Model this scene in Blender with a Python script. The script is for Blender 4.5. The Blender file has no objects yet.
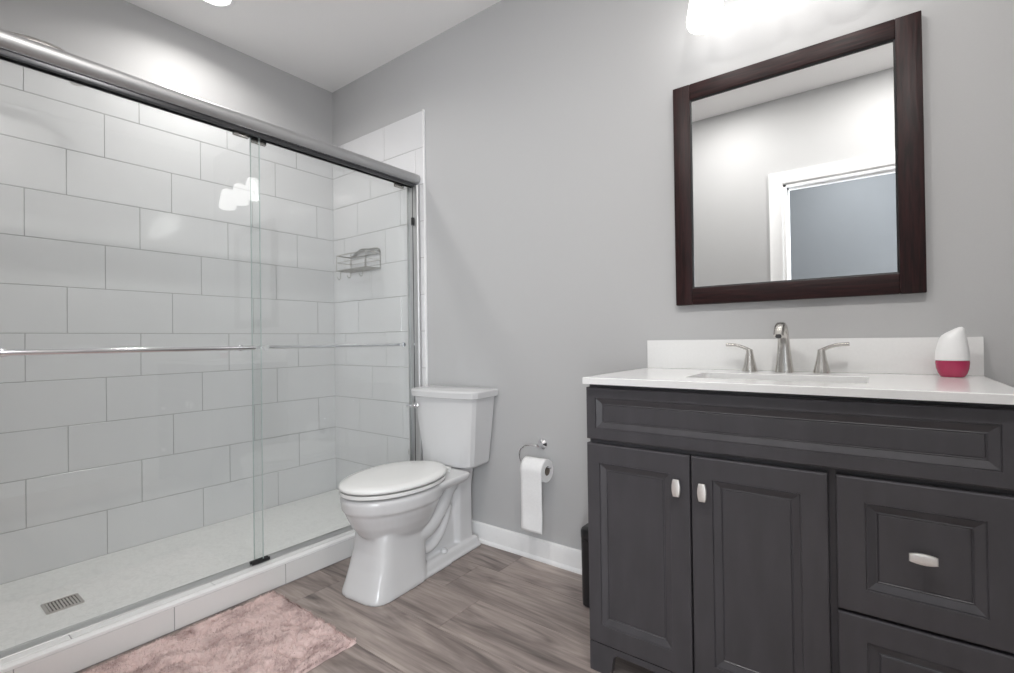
import bpy, bmesh, math, random
from mathutils import Vector, Matrix, noise
random.seed(7)
C = bpy.context.scene.collection
SC = bpy.context.scene
PI = math.pi

# ---------------------------------------------------------------- camera, world, exposure
YAW, PIT, ROL = 0.6489, 0.0071, -0.0136
CAM = Vector((2.8463, -1.8767, 1.0098))
fw = Vector((-math.sin(YAW), math.cos(YAW), 0)); rt = Vector((math.cos(YAW), math.sin(YAW), 0)); up = Vector((0, 0, 1))
f2 = fw*math.cos(PIT) + up*math.sin(PIT); u2 = -fw*math.sin(PIT) + up*math.cos(PIT)
r3 = rt*math.cos(ROL) + u2*math.sin(ROL); u3 = -rt*math.sin(ROL) + u2*math.cos(ROL)
cd = bpy.data.cameras.new('camera'); cam = bpy.data.objects.new('camera', cd); C.objects.link(cam)
cam.matrix_world = Matrix(((r3.x, u3.x, -f2.x, CAM.x), (r3.y, u3.y, -f2.y, CAM.y), (r3.z, u3.z, -f2.z, CAM.z), (0, 0, 0, 1)))
cd.sensor_width = 36.0; cd.lens = 36.0*487.887/1014; cd.clip_start = 0.02; cd.clip_end = 50
SC.camera = cam
w = bpy.data.worlds.new('world'); SC.world = w; w.use_nodes = True
w.node_tree.nodes['Background'].inputs[0].default_value = (.55, .6, .68, 1); w.node_tree.nodes['Background'].inputs[1].default_value = 0.3
SC.view_settings.view_transform = 'Standard'; SC.view_settings.look = 'None'
SC.view_settings.gamma = 1; SC.view_settings.use_curve_mapping = False
SC.view_settings.exposure = 0.12
SC.cycles.use_denoising = True; SC.cycles.max_bounces = 14; SC.cycles.diffuse_bounces = 8
SC.cycles.glossy_bounces = 6; SC.cycles.transparent_max_bounces = 16; SC.cycles.sample_clamp_indirect = 40
RECESSED = 14.0      # radiance of the recessed lamps' lenses
DOWN = 11.5          # watts of each recessed lamp's own beam
HALL = 12.0         # watts of the hall lamp, unseen and added for fill
FILL_DAY = 85.0           # watts of fill light for each of the added windows beyond the doorway
SHADE = 5.0         # radiance of the opal vanity shades
BULB = 13.0          # radiance of the bulbs inside them

# ---------------------------------------------------------------- materials
def principled(name, col, rough=.5, metal=0, **kw):
    m = bpy.data.materials.new(name); m.use_nodes = True
    b = m.node_tree.nodes['Principled BSDF']
    b.inputs['Base Color'].default_value = (*col, 1); b.inputs['Roughness'].default_value = rough; b.inputs['Metallic'].default_value = metal
    for k, v in kw.items(): b.inputs[k].default_value = v
    return m, m.node_tree, b
def nd(nt, t, **kw):
    n = nt.nodes.new(t)
    for k, v in kw.items(): setattr(n, k, v)
    return n
def bumped(m, nt, b, scale, strength, dist=.002, detail=3, stretch=(1, 1, 1)):
    tc = nd(nt, 'ShaderNodeTexCoord'); mp = nd(nt, 'ShaderNodeMapping'); mp.inputs['Scale'].default_value = stretch
    n = nd(nt, 'ShaderNodeTexNoise'); n.inputs['Scale'].default_value = scale; n.inputs['Detail'].default_value = detail
    bp = nd(nt, 'ShaderNodeBump'); bp.inputs['Strength'].default_value = strength; bp.inputs['Distance'].default_value = dist
    nt.links.new(tc.outputs['Object'], mp.inputs[0]); nt.links.new(mp.outputs[0], n.inputs[0])
    nt.links.new(n.outputs[0], bp.inputs['Height']); nt.links.new(bp.outputs[0], b.inputs['Normal'])
    return n
def varied(nt, b, n, c0, c1, lo=.3, hi=.7):
    cr = nd(nt, 'ShaderNodeValToRGB'); cr.color_ramp.elements[0].position = lo; cr.color_ramp.elements[1].position = hi
    cr.color_ramp.elements[0].color = (*c0, 1); cr.color_ramp.elements[1].color = (*c1, 1)
    nt.links.new(n.outputs[0], cr.inputs[0]); nt.links.new(cr.outputs[0], b.inputs['Base Color'])
def simple(name, col, rough=.5, metal=0, scale=60, strength=.05, var=.04, stretch=(1, 1, 1), dist=.002, **kw):
    m, nt, b = principled(name, col, rough, metal, **kw)
    n = bumped(m, nt, b, scale, strength, dist, 3, stretch)
    varied(nt, b, n, tuple(c*(1-var) for c in col), tuple(min(1, c*(1+var)) for c in col))
    return m
M = {}
M['wall'] = simple('wall_paint', (.49, .49, .493), .55, scale=220, strength=.06, var=.01)
M['ceiling'] = simple('ceiling_paint', (.90, .893, .888), .7, scale=150, strength=.05, var=.01)
M['hall'] = simple('hall_paint', (.165, .171, .176), .6, scale=200, strength=.05, var=.01)
M['trim'] = simple('white_trim_paint', (.86, .86, .86), .35, scale=40, strength=.02, var=.01)
M['grout'] = simple('grey_grout', (.36, .36, .36), .8, scale=300, strength=.1, var=.05)
M['porcelain'] = simple('vitreous_china', (.64, .64, .645), .17, scale=8, strength=.01, var=.005)
M['seat'] = simple('white_seat_plastic', (.76, .76, .75), .18, scale=10, strength=.01, var=.005)
M['quartz'] = simple('white_quartz', (.80, .80, .795), .16, scale=120, strength=.0, var=.012)
M['chrome'] = simple('chrome', (.80, .80, .82), .10, 1, scale=20, strength=.0, var=.01)
M['header'] = simple('satin_aluminium', (.52, .52, .525), .5, 1, scale=30, strength=.02, var=.02, stretch=(20, .3, 20))
M['track'] = simple('brushed_track_aluminium', (.55, .55, .55), .5, 1, scale=30, strength=.02, var=.02, stretch=(20, .3, 20))
M['nickel'] = simple('brushed_nickel', (.62, .60, .57), .26, 1, scale=60, strength=.02, var=.04, stretch=(1, 1, 8))
M['knob'] = simple('satin_nickel_knob', (.97, .95, .92), .5, 1, scale=60, strength=.01, var=.03)
M['wire'] = simple('nickel_wire', (.50, .49, .47), .3, 1, scale=60, strength=.0, var=.03)
M['darkmetal'] = simple('dark_anodised_metal', (.09, .09, .095), .35, 1, scale=60, strength=.0, var=.03)
M['black'] = simple('black_plastic', (.012, .012, .013), .4, scale=60, strength=.05, var=.05)
M['binblack'] = simple('black_bin_plastic', (.014, .014, .015), .32, scale=90, strength=.05, var=.05)
M['cabinet'] = simple('charcoal_cabinet_paint', (.060, .057, .063), .36, scale=26, strength=.04, var=.09, stretch=(1, 1, .25))
M['paper'] = simple('tissue_paper', (.86, .86, .86), .9, scale=120, strength=.25, var=.02, dist=.001)
M['cardboard'] = simple('cardboard_core', (.20, .17, .14), .9, scale=120, strength=.2, var=.05)
M['capwhite'] = simple('white_plastic', (.86, .86, .86), .3, scale=60, strength=.0, var=.01)
M['pinkgel'] = simple('raspberry_plastic', (.42, .035, .10), .22, scale=20, strength=.0, var=.12)
M['rubber'] = simple('clear_vinyl', (.45, .46, .46), .3, scale=60, strength=.0, var=.03)

def tile_mat(name, col, rough):
    m, nt, b = principled(name, col, rough)
    b.inputs['Coat Weight'].default_value = .5; b.inputs['Coat Roughness'].default_value = .05
    n = bumped(m, nt, b, 7, .16, .012, 1)
    varied(nt, b, n, tuple(c*.985 for c in col), col)
    return m
M['tile'] = tile_mat('white_glazed_tile', (.72, .72, .73), .14)
M['curbtile'] = tile_mat('white_curb_tile', (.84, .84, .835), .2)

def mosaic_mat():
    m, nt, b = principled('white_mosaic_floor', (.8, .8, .79), .35)
    tc = nd(nt, 'ShaderNodeTexCoord'); v = nd(nt, 'ShaderNodeTexVoronoi'); v.feature = 'DISTANCE_TO_EDGE'
    v.inputs['Scale'].default_value = 38; v.inputs['Randomness'].default_value = .55
    cr = nd(nt, 'ShaderNodeValToRGB'); cr.color_ramp.elements[0].position = .02; cr.color_ramp.elements[1].position = .08
    cr.color_ramp.elements[0].color = (.72, .72, .71, 1); cr.color_ramp.elements[1].color = (.78, .78, .77, 1)
    bp = nd(nt, 'ShaderNodeBump'); bp.inputs['Strength'].default_value = .12; bp.inputs['Distance'].default_value = .002
    nt.links.new(tc.outputs['Object'], v.inputs['Vector']); nt.links.new(v.outputs['Distance'], cr.inputs[0])
    nt.links.new(cr.outputs[0], b.inputs['Base Color']); nt.links.new(cr.outputs[0], bp.inputs['Height']); nt.links.new(bp.outputs[0], b.inputs['Normal'])
    return m
M['mosaic'] = mosaic_mat()

def glass_mat():
    m = bpy.data.materials.new('clear_door_glass'); m.use_nodes = True; nt = m.node_tree; nt.nodes.clear()
    out = nd(nt, 'ShaderNodeOutputMaterial'); mx = nd(nt, 'ShaderNodeMixShader'); tr = nd(nt, 'ShaderNodeBsdfTransparent'); gl = nd(nt, 'ShaderNodeBsdfGlossy')
    tr.inputs[0].default_value = (.965, .975, .972, 1); gl.inputs['Roughness'].default_value = .0; gl.inputs[0].default_value = (1, 1, 1, 1)
    ge = nd(nt, 'ShaderNodeNewGeometry'); dt = nd(nt, 'ShaderNodeVectorMath', operation='DOT_PRODUCT')     # Schlick reflectance, the same on both faces of the pane
    nt.links.new(ge.outputs['Incoming'], dt.inputs[0]); nt.links.new(ge.outputs['Normal'], dt.inputs[1])
    def mt(op, a, v=None, c=False):
        k = nd(nt, 'ShaderNodeMath', operation=op); k.use_clamp = c; nt.links.new(a, k.inputs[0 if v is None or op != 'SUBTRACT' else 1])
        if v is not None: k.inputs[1 if op != 'SUBTRACT' else 0].default_value = v
        return k.outputs[0]
    a5 = mt('ADD', mt('MULTIPLY', mt('POWER', mt('SUBTRACT', mt('ABSOLUTE', dt.outputs['Value']), 1.0), 5.0), .965), .035, True)
    nt.links.new(a5, mx.inputs[0]); nt.links.new(tr.outputs[0], mx.inputs[1]); nt.links.new(gl.outputs[0], mx.inputs[2]); nt.links.new(mx.outputs[0], out.inputs[0])
    return m
M['glass'] = glass_mat()
M['glassedge'] = simple('polished_glass_edge', (.50, .57, .56), .15, scale=40, strength=.0, var=.05)
mm, nt_, b_ = principled('mirror_silver', (.90, .91, .91), 0.0, 1); M['mirror'] = mm

def emit(name, col, s):
    m = bpy.data.materials.new(name); m.use_nodes = True; nt = m.node_tree; nt.nodes.clear()
    out = nd(nt, 'ShaderNodeOutputMaterial'); e = nd(nt, 'ShaderNodeEmission'); e.inputs[0].default_value = (*col, 1); e.inputs[1].default_value = s
    nt.links.new(e.outputs[0], out.inputs[0]); return m
M['lens'] = emit('lit_lens', (1, .975, .94), RECESSED)
M['shade'] = emit('lit_opal_glass', (1, .985, .965), SHADE)
M['bulb'] = emit('lit_bulb', (1, .97, .92), BULB)
M['addedlens'] = emit('lit_added_hall_lens', (.9, .95, 1), 14.0)

def wood_mat():
    m, nt, b = principled('espresso_wood', (.02, .008, .007), .42)
    b.inputs['Specular IOR Level'].default_value = .3
    tc = nd(nt, 'ShaderNodeTexCoord'); mp = nd(nt, 'ShaderNodeMapping')
    n = nd(nt, 'ShaderNodeTexNoise'); n.inputs['Scale'].default_value = 1; n.inputs['Detail'].default_value = 5; n.inputs['Distortion'].default_value = .6
    at = nd(nt, 'ShaderNodeAttribute'); at.attribute_name = 'grain'
    nt.links.new(at.outputs['Vector'], n.inputs[0])
    cr = nd(nt, 'ShaderNodeValToRGB'); cr.color_ramp.elements[0].position = .35; cr.color_ramp.elements[1].position = .65
    cr.color_ramp.elements[0].color = (.0105, .0040, .0042, 1); cr.color_ramp.elements[1].color = (.032, .0095, .0095, 1)
    bp = nd(nt, 'ShaderNodeBump'); bp.inputs['Strength'].default_value = .6; bp.inputs['Distance'].default_value = .0018
    nt.links.new(n.outputs[0], cr.inputs[0]); nt.links.new(cr.outputs[0], b.inputs['Base Color'])
    nt.links.new(n.outputs[0], bp.inputs['Height']); nt.links.new(bp.outputs[0], b.inputs['Normal'])
    return m
M['wood'] = wood_mat()

def plank_mat():
    m, nt, b = principled('grey_brown_vinyl_plank', (.25, .21, .19), .42)
    tc = nd(nt, 'ShaderNodeTexCoord'); at = nd(nt, 'ShaderNodeAttribute'); at.attribute_name = 'plank'
    add = nd(nt, 'ShaderNodeVectorMath', operation='ADD'); sc = nd(nt, 'ShaderNodeVectorMath', operation='SCALE'); sc.inputs['Scale'].default_value = 37
    nt.links.new(at.outputs['Vector'], sc.inputs[0]); nt.links.new(tc.outputs['Object'], add.inputs[0]); nt.links.new(sc.outputs[0], add.inputs[1])
    def nz(stretch, scale, detail, dist):
        mp = nd(nt, 'ShaderNodeMapping'); mp.inputs['Scale'].default_value = stretch
        n = nd(nt, 'ShaderNodeTexNoise'); n.inputs['Scale'].default_value = scale; n.inputs['Detail'].default_value = detail; n.inputs['Distortion'].default_value = dist; n.inputs['Roughness'].default_value = .6
        nt.links.new(add.outputs[0], mp.inputs[0]); nt.links.new(mp.outputs[0], n.inputs[0]); return n
    big = nz((1.0, 6.5, 1), 1.6, 3, 1.3); fine = nz((3.0, 60, 1), 1.5, 4, .3)
    cr = nd(nt, 'ShaderNodeValToRGB'); e = cr.color_ramp.elements
    e[0].position = .27; e[0].color = (.115, .092, .086, 1); e[1].position = .72; e[1].color = (.50, .425, .385, 1)
    k = e.new(.46); k.color = (.315, .262, .240, 1)
    nt.links.new(big.outputs[0], cr.inputs[0])
    mx = nd(nt, 'ShaderNodeMixRGB', blend_type='MULTIPLY'); mx.inputs[0].default_value = .85
    c2 = nd(nt, 'ShaderNodeValToRGB'); c2.color_ramp.elements[0].position = .3; c2.color_ramp.elements[1].position = .6
    c2.color_ramp.elements[0].color = (.68, .66, .66, 1); c2.color_ramp.elements[1].color = (1.0, 1.0, 1.0, 1)
    nt.links.new(fine.outputs[0], c2.inputs[0]); nt.links.new(cr.outputs[0], mx.inputs[1]); nt.links.new(c2.outputs[0], mx.inputs[2])
    sep = nd(nt, 'ShaderNodeSeparateXYZ'); nt.links.new(at.outputs['Vector'], sep.inputs[0])
    mr = nd(nt, 'ShaderNodeMapRange'); mr.inputs['To Min'].default_value = .88; mr.inputs['To Max'].default_value = 1.14; nt.links.new(sep.outputs['X'], mr.inputs[0])
    vm = nd(nt, 'ShaderNodeVectorMath', operation='SCALE'); nt.links.new(mx.outputs[0], vm.inputs[0]); nt.links.new(mr.outputs[0], vm.inputs['Scale'])
    nt.links.new(vm.outputs[0], b.inputs['Base Color'])
    bp = nd(nt, 'ShaderNodeBump'); bp.inputs['Strength'].default_value = .15; bp.inputs['Distance'].default_value = .001
    nt.links.new(fine.outputs[0], bp.inputs['Height']); nt.links.new(bp.outputs[0], b.inputs['Normal'])
    return m
M['plank'] = plank_mat()

def mat_pile():
    m, nt, b = principled('dusty_pink_pile', (.5, .36, .34), .95)
    b.inputs['Sheen Weight'].default_value = .3
    tc = nd(nt, 'ShaderNodeTexCoord')
    n = nd(nt, 'ShaderNodeTexNoise'); n.inputs['Scale'].default_value = 11; n.inputs['Detail'].default_value = 8; n.inputs['Roughness'].default_value = .65
    nt.links.new(tc.outputs['Object'], n.inputs[0])
    cr = nd(nt, 'ShaderNodeValToRGB'); e = cr.color_ramp.elements
    e[0].position = .34; e[0].color = (.36, .25, .235, 1); e[1].position = .54; e[1].color = (.70, .545, .52, 1)
    nt.links.new(n.outputs[0], cr.inputs[0]); nt.links.new(cr.outputs[0], b.inputs['Base Color'])
    return m
M['pile'] = mat_pile()

# ---------------------------------------------------------------- mesh helpers
OFF = {}
def empty(name, loc, label, cat, group=None, rot=0):
    o = bpy.data.objects.new(name, None); C.objects.link(o); o.empty_display_size = .05
    o.location = loc; o.rotation_euler = (0, 0, rot); o['label'] = label; o['category'] = cat
    if group: o['group'] = group
    OFF[o] = Vector(loc) if not rot else Vector((0, 0, 0))
    return o
def obj(name, bm, mat, parent=None, angle=35, smooth=True):
    bmesh.ops.recalc_face_normals(bm, faces=bm.faces)
    off = OFF.get(parent, Vector((0, 0, 0))) if parent else Vector((0, 0, 0))
    if off.length: bmesh.ops.translate(bm, verts=bm.verts, vec=-off)
    me = bpy.data.meshes.new(name); bm.to_mesh(me); bm.free()
    me.materials.append(M[mat] if isinstance(mat, str) else mat)
    if smooth:
        me.polygons.foreach_set('use_smooth', [True]*len(me.polygons)); me.set_sharp_from_angle(angle=math.radians(angle))
    o = bpy.data.objects.new(name, me); C.objects.link(o)
    if parent: o.parent = parent; OFF[o] = off
    return o
def tag(o, label, cat, group=None):
    o['label'] = label; o['category'] = cat
    if group: o['group'] = group
    return o
def struct(o): o['kind'] = 'structure'; return o
def NB(): return bmesh.new()
def merge(bm, t):
    me = bpy.data.meshes.new('t'); t.to_mesh(me); t.free(); bm.from_mesh(me); bpy.data.meshes.remove(me)
def box(bm, lo, hi, bev=0, seg=2):
    t = bmesh.new(); r = bmesh.ops.create_cube(t, size=1)
    lo, hi = Vector(lo), Vector(hi); c = (lo+hi)/2; d = hi-lo
    for v in t.verts: v.co = Vector((v.co.x*d.x, v.co.y*d.y, v.co.z*d.z))+c
    if bev: bmesh.ops.bevel(t, geom=list(t.edges), offset=bev, segments=seg, profile=.5, affect='EDGES')
    merge(bm, t); return bm
def loft(bm, rings, cap0=True, cap1=True, closed=False):
    vs = [[bm.verts.new(p) for p in r] for r in rings]; n = len(rings[0]); k = len(vs)
    for i in range(k if closed else k-1):
        a, b = vs[i], vs[(i+1) % k]
        for j in range(n): bm.faces.new((a[j], a[(j+1) % n], b[(j+1) % n], b[j]))
    if not closed:
        if cap0: bm.faces.new(vs[0])
        if cap1: bm.faces.new(vs[-1])
    return bm
def lathe(bm, prof, loc=(0, 0, 0), axis=(0, 0, 1), n=32, closed=False):
    q = Vector((0, 0, 1)).rotation_difference(Vector(axis).normalized()); loc = Vector(loc)
    rings = [[loc + q @ Vector((r*math.cos(2*PI*i/n), r*math.sin(2*PI*i/n), z)) for i in range(n)] for r, z in prof]
    return loft(bm, rings, closed=closed)
def smoothpath(pts, n=6):
    P = [Vector(p) for p in pts]; out = []
    for i in range(len(P)-1):
        p0 = P[max(i-1, 0)]; p1 = P[i]; p2 = P[i+1]; p3 = P[min(i+2, len(P)-1)]
        for k in range(n):
            t = k/n
            out.append(.5*((2*p1)+(p2-p0)*t+(2*p0-5*p1+4*p2-p3)*t*t+(3*p1-p0-3*p2+p3)*t**3))
    out.append(P[-1]); return out
def tube(bm, pts, r, n=10, smooth=0, flat=None):
    P = smoothpath(pts, smooth) if smooth else [Vector(p) for p in pts]
    R = r if isinstance(r, (list, tuple)) else [r]*len(P)
    if len(R) != len(P):
        R = [R[min(int(i/(len(P)-1)*(len(R)-1)), len(R)-2)]*(1-((i/(len(P)-1)*(len(R)-1)) % 1 if i < len(P)-1 else 1)) + R[min(int(i/(len(P)-1)*(len(R)-1)), len(R)-2)+1]*((i/(len(P)-1)*(len(R)-1)) % 1 if i < len(P)-1 else 1) for i in range(len(P))]
    T = [(P[min(i+1, len(P)-1)]-P[max(i-1, 0)]).normalized() for i in range(len(P))]
    a = Vector((0, 0, 1)) if abs(T[0].z) < .9 else Vector((1, 0, 0))
    N = (a - T[0]*a.dot(T[0])).normalized(); rings = []
    for i, p in enumerate(P):
        if i: N = (N - T[i]*N.dot(T[i])).normalized()
        B = T[i].cross(N); s = flat[1] if flat else 1; s0 = flat[0] if flat else 1
        rings.append([p + N*(R[i]*s0*math.cos(2*PI*k/n)) + B*(R[i]*s*math.sin(2*PI*k/n)) for k in range(n)])
    return loft(bm, rings)
def rrect(x0, x1, y0, y1, r, z, n=6):
    pts = []
    for cx, cy, a0 in ((x1-r, y1-r, 0), (x0+r, y1-r, PI/2), (x0+r, y0+r, PI), (x1-r, y0+r, 1.5*PI)):
        for k in range(n+1):
            a = a0+PI/2*k/n; pts.append(Vector((cx+r*math.cos(a), cy+r*math.sin(a), z)))
    return pts
def prism(bm, poly, axis, a, b):
    def P(u, v, t): return {'x': Vector((t, u, v)), 'y': Vector((u, t, v)), 'z': Vector((u, v, t))}[axis]
    return loft(bm, [[P(u, v, a) for u, v in poly], [P(u, v, b) for u, v in poly]])
def disc_ring(bm, c, r0, r1, h, axis=(0, 0, 1), n=40):
    return lathe(bm, [(r0, 0), (r1, 0), (r1, h), (r0, h)], c, axis, n, closed=True)

# ---------------------------------------------------------------- room shell
XR, YF, ZC = 3.40, -2.0, 2.6604
SX, SZ, ST = 0.8714, 0.0493, 2.2845      # shower surround width, shower floor level, top of tile
SY = -1.83                                # near end of the shower
DX0, DX1, DZ = 2.345, 3.11, 2.055         # doorway in the front wall
T = .12
struct(obj('wall_left', box(NB(), (-T, YF-T, -.1), (0, T, ZC+.1)), 'wall'))
struct(obj('wall_back', box(NB(), (0, 0, -.1), (XR, T, ZC+.1)), 'wall'))
struct(obj('wall_right', box(NB(), (XR, YF-T, -.1), (XR+T, T, ZC+.1)), 'wall'))
b = NB(); box(b, (0, YF-T, -.1), (DX0, YF, ZC+.1)); box(b, (DX1, YF-T, -.1), (XR, YF, ZC+.1)); box(b, (DX0, YF-T, DZ), (DX1, YF, ZC+.1))
struct(obj('wall_front', b, 'wall'))
struct(obj('wall_shower_end', box(NB(), (0, YF, -.1), (SX, SY, ZC)), 'wall'))
struct(obj('ceiling', box(NB(), (-T, YF-T, ZC), (XR+T, T, ZC+.1)), 'ceiling'))
# hall beyond the doorway
struct(obj('wall_hall', box(NB(), (1.0, -3.5, -.1), (4.6, -3.38, ZC)), 'hall'))
struct(obj('wall_hall_left', box(NB(), (1.0, -3.38, -.1), (1.1, YF-T, ZC)), 'hall'))
struct(obj('wall_hall_right', box(NB(), (4.5, -3.38, -.1), (4.6, YF-T, ZC)), 'hall'))
def added_window(name, x0, x1, y0, y1, z0, z1, axis):  # unseen windows, added to send fill light in through the doorway
    b = NB(); t = .05
    if axis == 'x':
        X = x0
        for lo, hi in (((X-.03, y0, z0), (X, y0+t, z1)), ((X-.03, y1-t, z0), (X, y1, z1)), ((X-.03, y0, z0), (X, y1, z0+t)), ((X-.03, y0, z1-t), (X, y1, z1)), ((X-.025, y0, (z0+z1)/2-.02), (X, y1, (z0+z1)/2+.02))): box(b, lo, hi)
        loc, rot, sx = (X-.001, (y0+y1)/2, (z0+z1)/2), (0, PI/2, 0), (z1-z0-.1, y1-y0-.1)
    else:
        Y = y0
        for lo, hi in (((x0, Y, z0), (x0+t, Y+.03, z1)), ((x1-t, Y, z0), (x1, Y+.03, z1)), ((x0, Y, z0), (x1, Y+.03, z0+t)), ((x0, Y, z1-t), (x1, Y+.03, z1)), ((x0, Y, (z0+z1)/2-.02), (x1, Y+.025, (z0+z1)/2+.02))): box(b, lo, hi)
        loc, rot, sx = ((x0+x1)/2, Y+.001, (z0+z1)/2), (PI/2, 0, 0), (x1-x0-.1, z1-z0-.1)
    o = struct(obj(name, b, 'trim'))
    ld = bpy.data.lights.new('fill_daylight', 'AREA'); ld.shape = 'RECTANGLE'; ld.size, ld.size_y = sx; ld.energy = FILL_DAY; ld.color = (.90, .95, 1.0)  # added area lamp standing in for outdoor light
    lo = bpy.data.objects.new('fill_daylight', ld); C.objects.link(lo); lo.parent = o; lo.location = loc; lo.rotation_euler = rot
added_window('added_window_1', 4.4985, 4.5, -3.34, -2.20, .55, 2.05, 'x')
added_window('added_window_2', 3.30, 4.40, -3.3785, -3.34, .55, 2.05, 'y')
struct(obj('ceiling_hall', box(NB(), (1.0, -3.5, ZC), (4.6, YF-T, ZC+.1)), 'ceiling'))

# plank floor: real boards with hairline gaps, long side along the mirror wall
b = NB(); lay = b.loops.layers.color.new('plank') if False else None
planks = []
y = -.207+.2255; row = 0
JOINT = {0: 1.515, 1: 1.411, 2: 1.598, 3: 1.02, 4: 1.78, 5: 1.25, 6: 1.55}
while y > -3.4:
    j = JOINT.get(row, random.uniform(1, 2)); xs = [j-2.44, j-1.22, j, j+1.22, j+2.44, j+3.66]
    for a, c in zip(xs, xs[1:]):
        lo, hi = max(a, .80), min(c, 4.5)
        if y < -2.12: lo = max(lo, 1.1)
        else: hi = min(hi, XR)
        if hi-lo > .02: planks.append((lo, hi, y-.2255, min(y, 0.0), (random.random(), random.random(), random.random())))
    y -= .2255; row += 1
box(b, (.80, -3.38, -.06), (4.5, 0, -.004))
vals = [(.5, .5, .5)]*len(b.faces)
for lo, hi, y0, y1, rv in planks:
    g = .0006; n0 = len(b.faces)
    q = [(lo+g, y0+g), (hi-g, y0+g), (hi-g, y1-g), (lo+g, y1-g)]
    loft(b, [[Vector((u, v, -.004)) for u, v in q], [Vector((u, v, -.0008)) for u, v in q], [Vector((u+(g if i in (0, 3) else -g), v+(g if i < 2 else -g), 0)) for i, (u, v) in enumerate(q)]], cap0=False)
    vals += [rv]*(len(b.faces)-n0)
fl = obj('floor', b, 'plank', smooth=False); struct(fl)
at = fl.data.attributes.new('plank', 'FLOAT_VECTOR', 'FACE')
at.data.foreach_set('vector', [c for v in vals for c in v])

# baseboards with shoe moulding
def baseboard(name, x0, x1, y0, dirn):
    b = NB(); h = .094
    prof = [(0, 0), (.022, 0), (.022, .006), (.0205, .012), (.0145, .018), (.0145, h-.012), (.012, h-.004), (.006, h), (0, h)]
    if dirn == 'back':
        loft(b, [[Vector((x, -.0005-u, v)) for u, v in prof] for x in (x0, x1)])
    elif dirn == 'front':
        loft(b, [[Vector((x, YF+.0005+u, v)) for u, v in prof] for x in (x0, x1)])
    else:
        loft(b, [[Vector((XR-.0005-u, y, v)) for u, v in prof] for y in (x0, x1)])
    return struct(obj(name, b, 'trim'))
baseboard('baseboard_back', SX+.012, XR, 0, 'back')
baseboard('baseboard_front', SX+.002, DX0-.088, 0, 'front')
baseboard('baseboard_right', YF+.03, -.03, 0, 'right')

# door casing (seen in the mirror)
b = NB()
cw = .085
prof = [(0, 0), (cw, 0), (cw, .018), (cw-.006, .020), (.012, .017), (.004, .012), (0, .006)]
loft(b, [[Vector((DX0-u, YF+v, 0)) for u, v in prof], [Vector((DX0-u, YF+v, DZ+u)) for u, v in prof], [Vector((DX1+u, YF+v, DZ+u)) for u, v in prof], [Vector((DX1+u, YF+v, 0)) for u, v in prof]])
box(b, (DX0, YF-T, 0), (DX0+.016, YF+.004, DZ-.0)); box(b, (DX1-.016, YF-T, 0), (DX1, YF+.004, DZ)); box(b, (DX0, YF-T, DZ-.016), (DX1, YF+.004, DZ))
box(b, (DX0+.016, YF-.075, 0), (DX0+.028, YF-.04, DZ-.016)); box(b, (DX1-.028, YF-.075, 0), (DX1-.016, YF-.04, DZ-.016)); box(b, (DX0+.016, YF-.075, DZ-.028), (DX1-.016, YF-.04, DZ-.016))
struct(obj('trim_1', b, 'trim'))

# ---------------------------------------------------------------- shower tile (every tile a bevelled face on a grout bed)
H, L, G = .2032, .4025, .0013
ROWT = 'BACBACBACBA'      # pattern of rows from the floor
TB = .011
def tile_wall(name, span, offs, place, mat='tile', rows=11):
    g, t = NB(), NB()
    u0, u1 = span
    loft(g, [[place(u, v, d) for u, v in ((u0, SZ-.03), (u1, SZ-.03), (u1, ST), (u0, ST))] for d in (.0002, TB-.0016)])
    for r in range(rows):
        z0, z1 = SZ+r*H, min(SZ+(r+1)*H, ST)
        o = offs[ROWT[r]]; k0 = math.floor((u0-o)/L)
        k = k0
        while o+k*L < u1:
            a, c = max(o+k*L, u0), min(o+(k+1)*L, u1)
            if c-a > .006:
                ring = []
                for ins, d in ((G, TB-.004), (G, TB-.0012), (G+.0012, TB)):
                    ring.append([place(u, v, d) for u, v in ((a+ins, z0+ins), (c-ins, z0+ins), (c-ins, z1-ins), (a+ins, z1-ins))])
                loft(t, ring, cap0=False)
            k += 1
    go = struct(obj(name, t, mat, smooth=False)); gb = obj('grout_bed', g, 'grout', go, smooth=False)
    return go
# left wall: u = distance from the corner towards the camera (-y)
tile_wall('wall_left_tile', (0, -SY), {'A': .2624, 'B': .3966, 'C': .1283}, lambda u, v, d: Vector((d, -u, v)))
tile_wall('wall_back_tile', (TB, SX-.003), {'A': .134, 'B': .4005, 'C': .2705}, lambda u, v, d: Vector((u, -d, v)))
tile_wall('wall_end_tile', (TB, SX-.003), {'A': .134, 'B': .4005, 'C': .2705}, lambda u, v, d: Vector((u, SY+d, v)))
b = NB(); box(b, (SX-.003, -.0135, .10), (SX+.0035, -.0002, ST+.003), .001); struct(obj('trim_2', b, 'trim'))
struct(obj('shower_floor', box(NB(), (0, SY, -.06), (.76, 0, SZ)), 'mosaic'))
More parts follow.
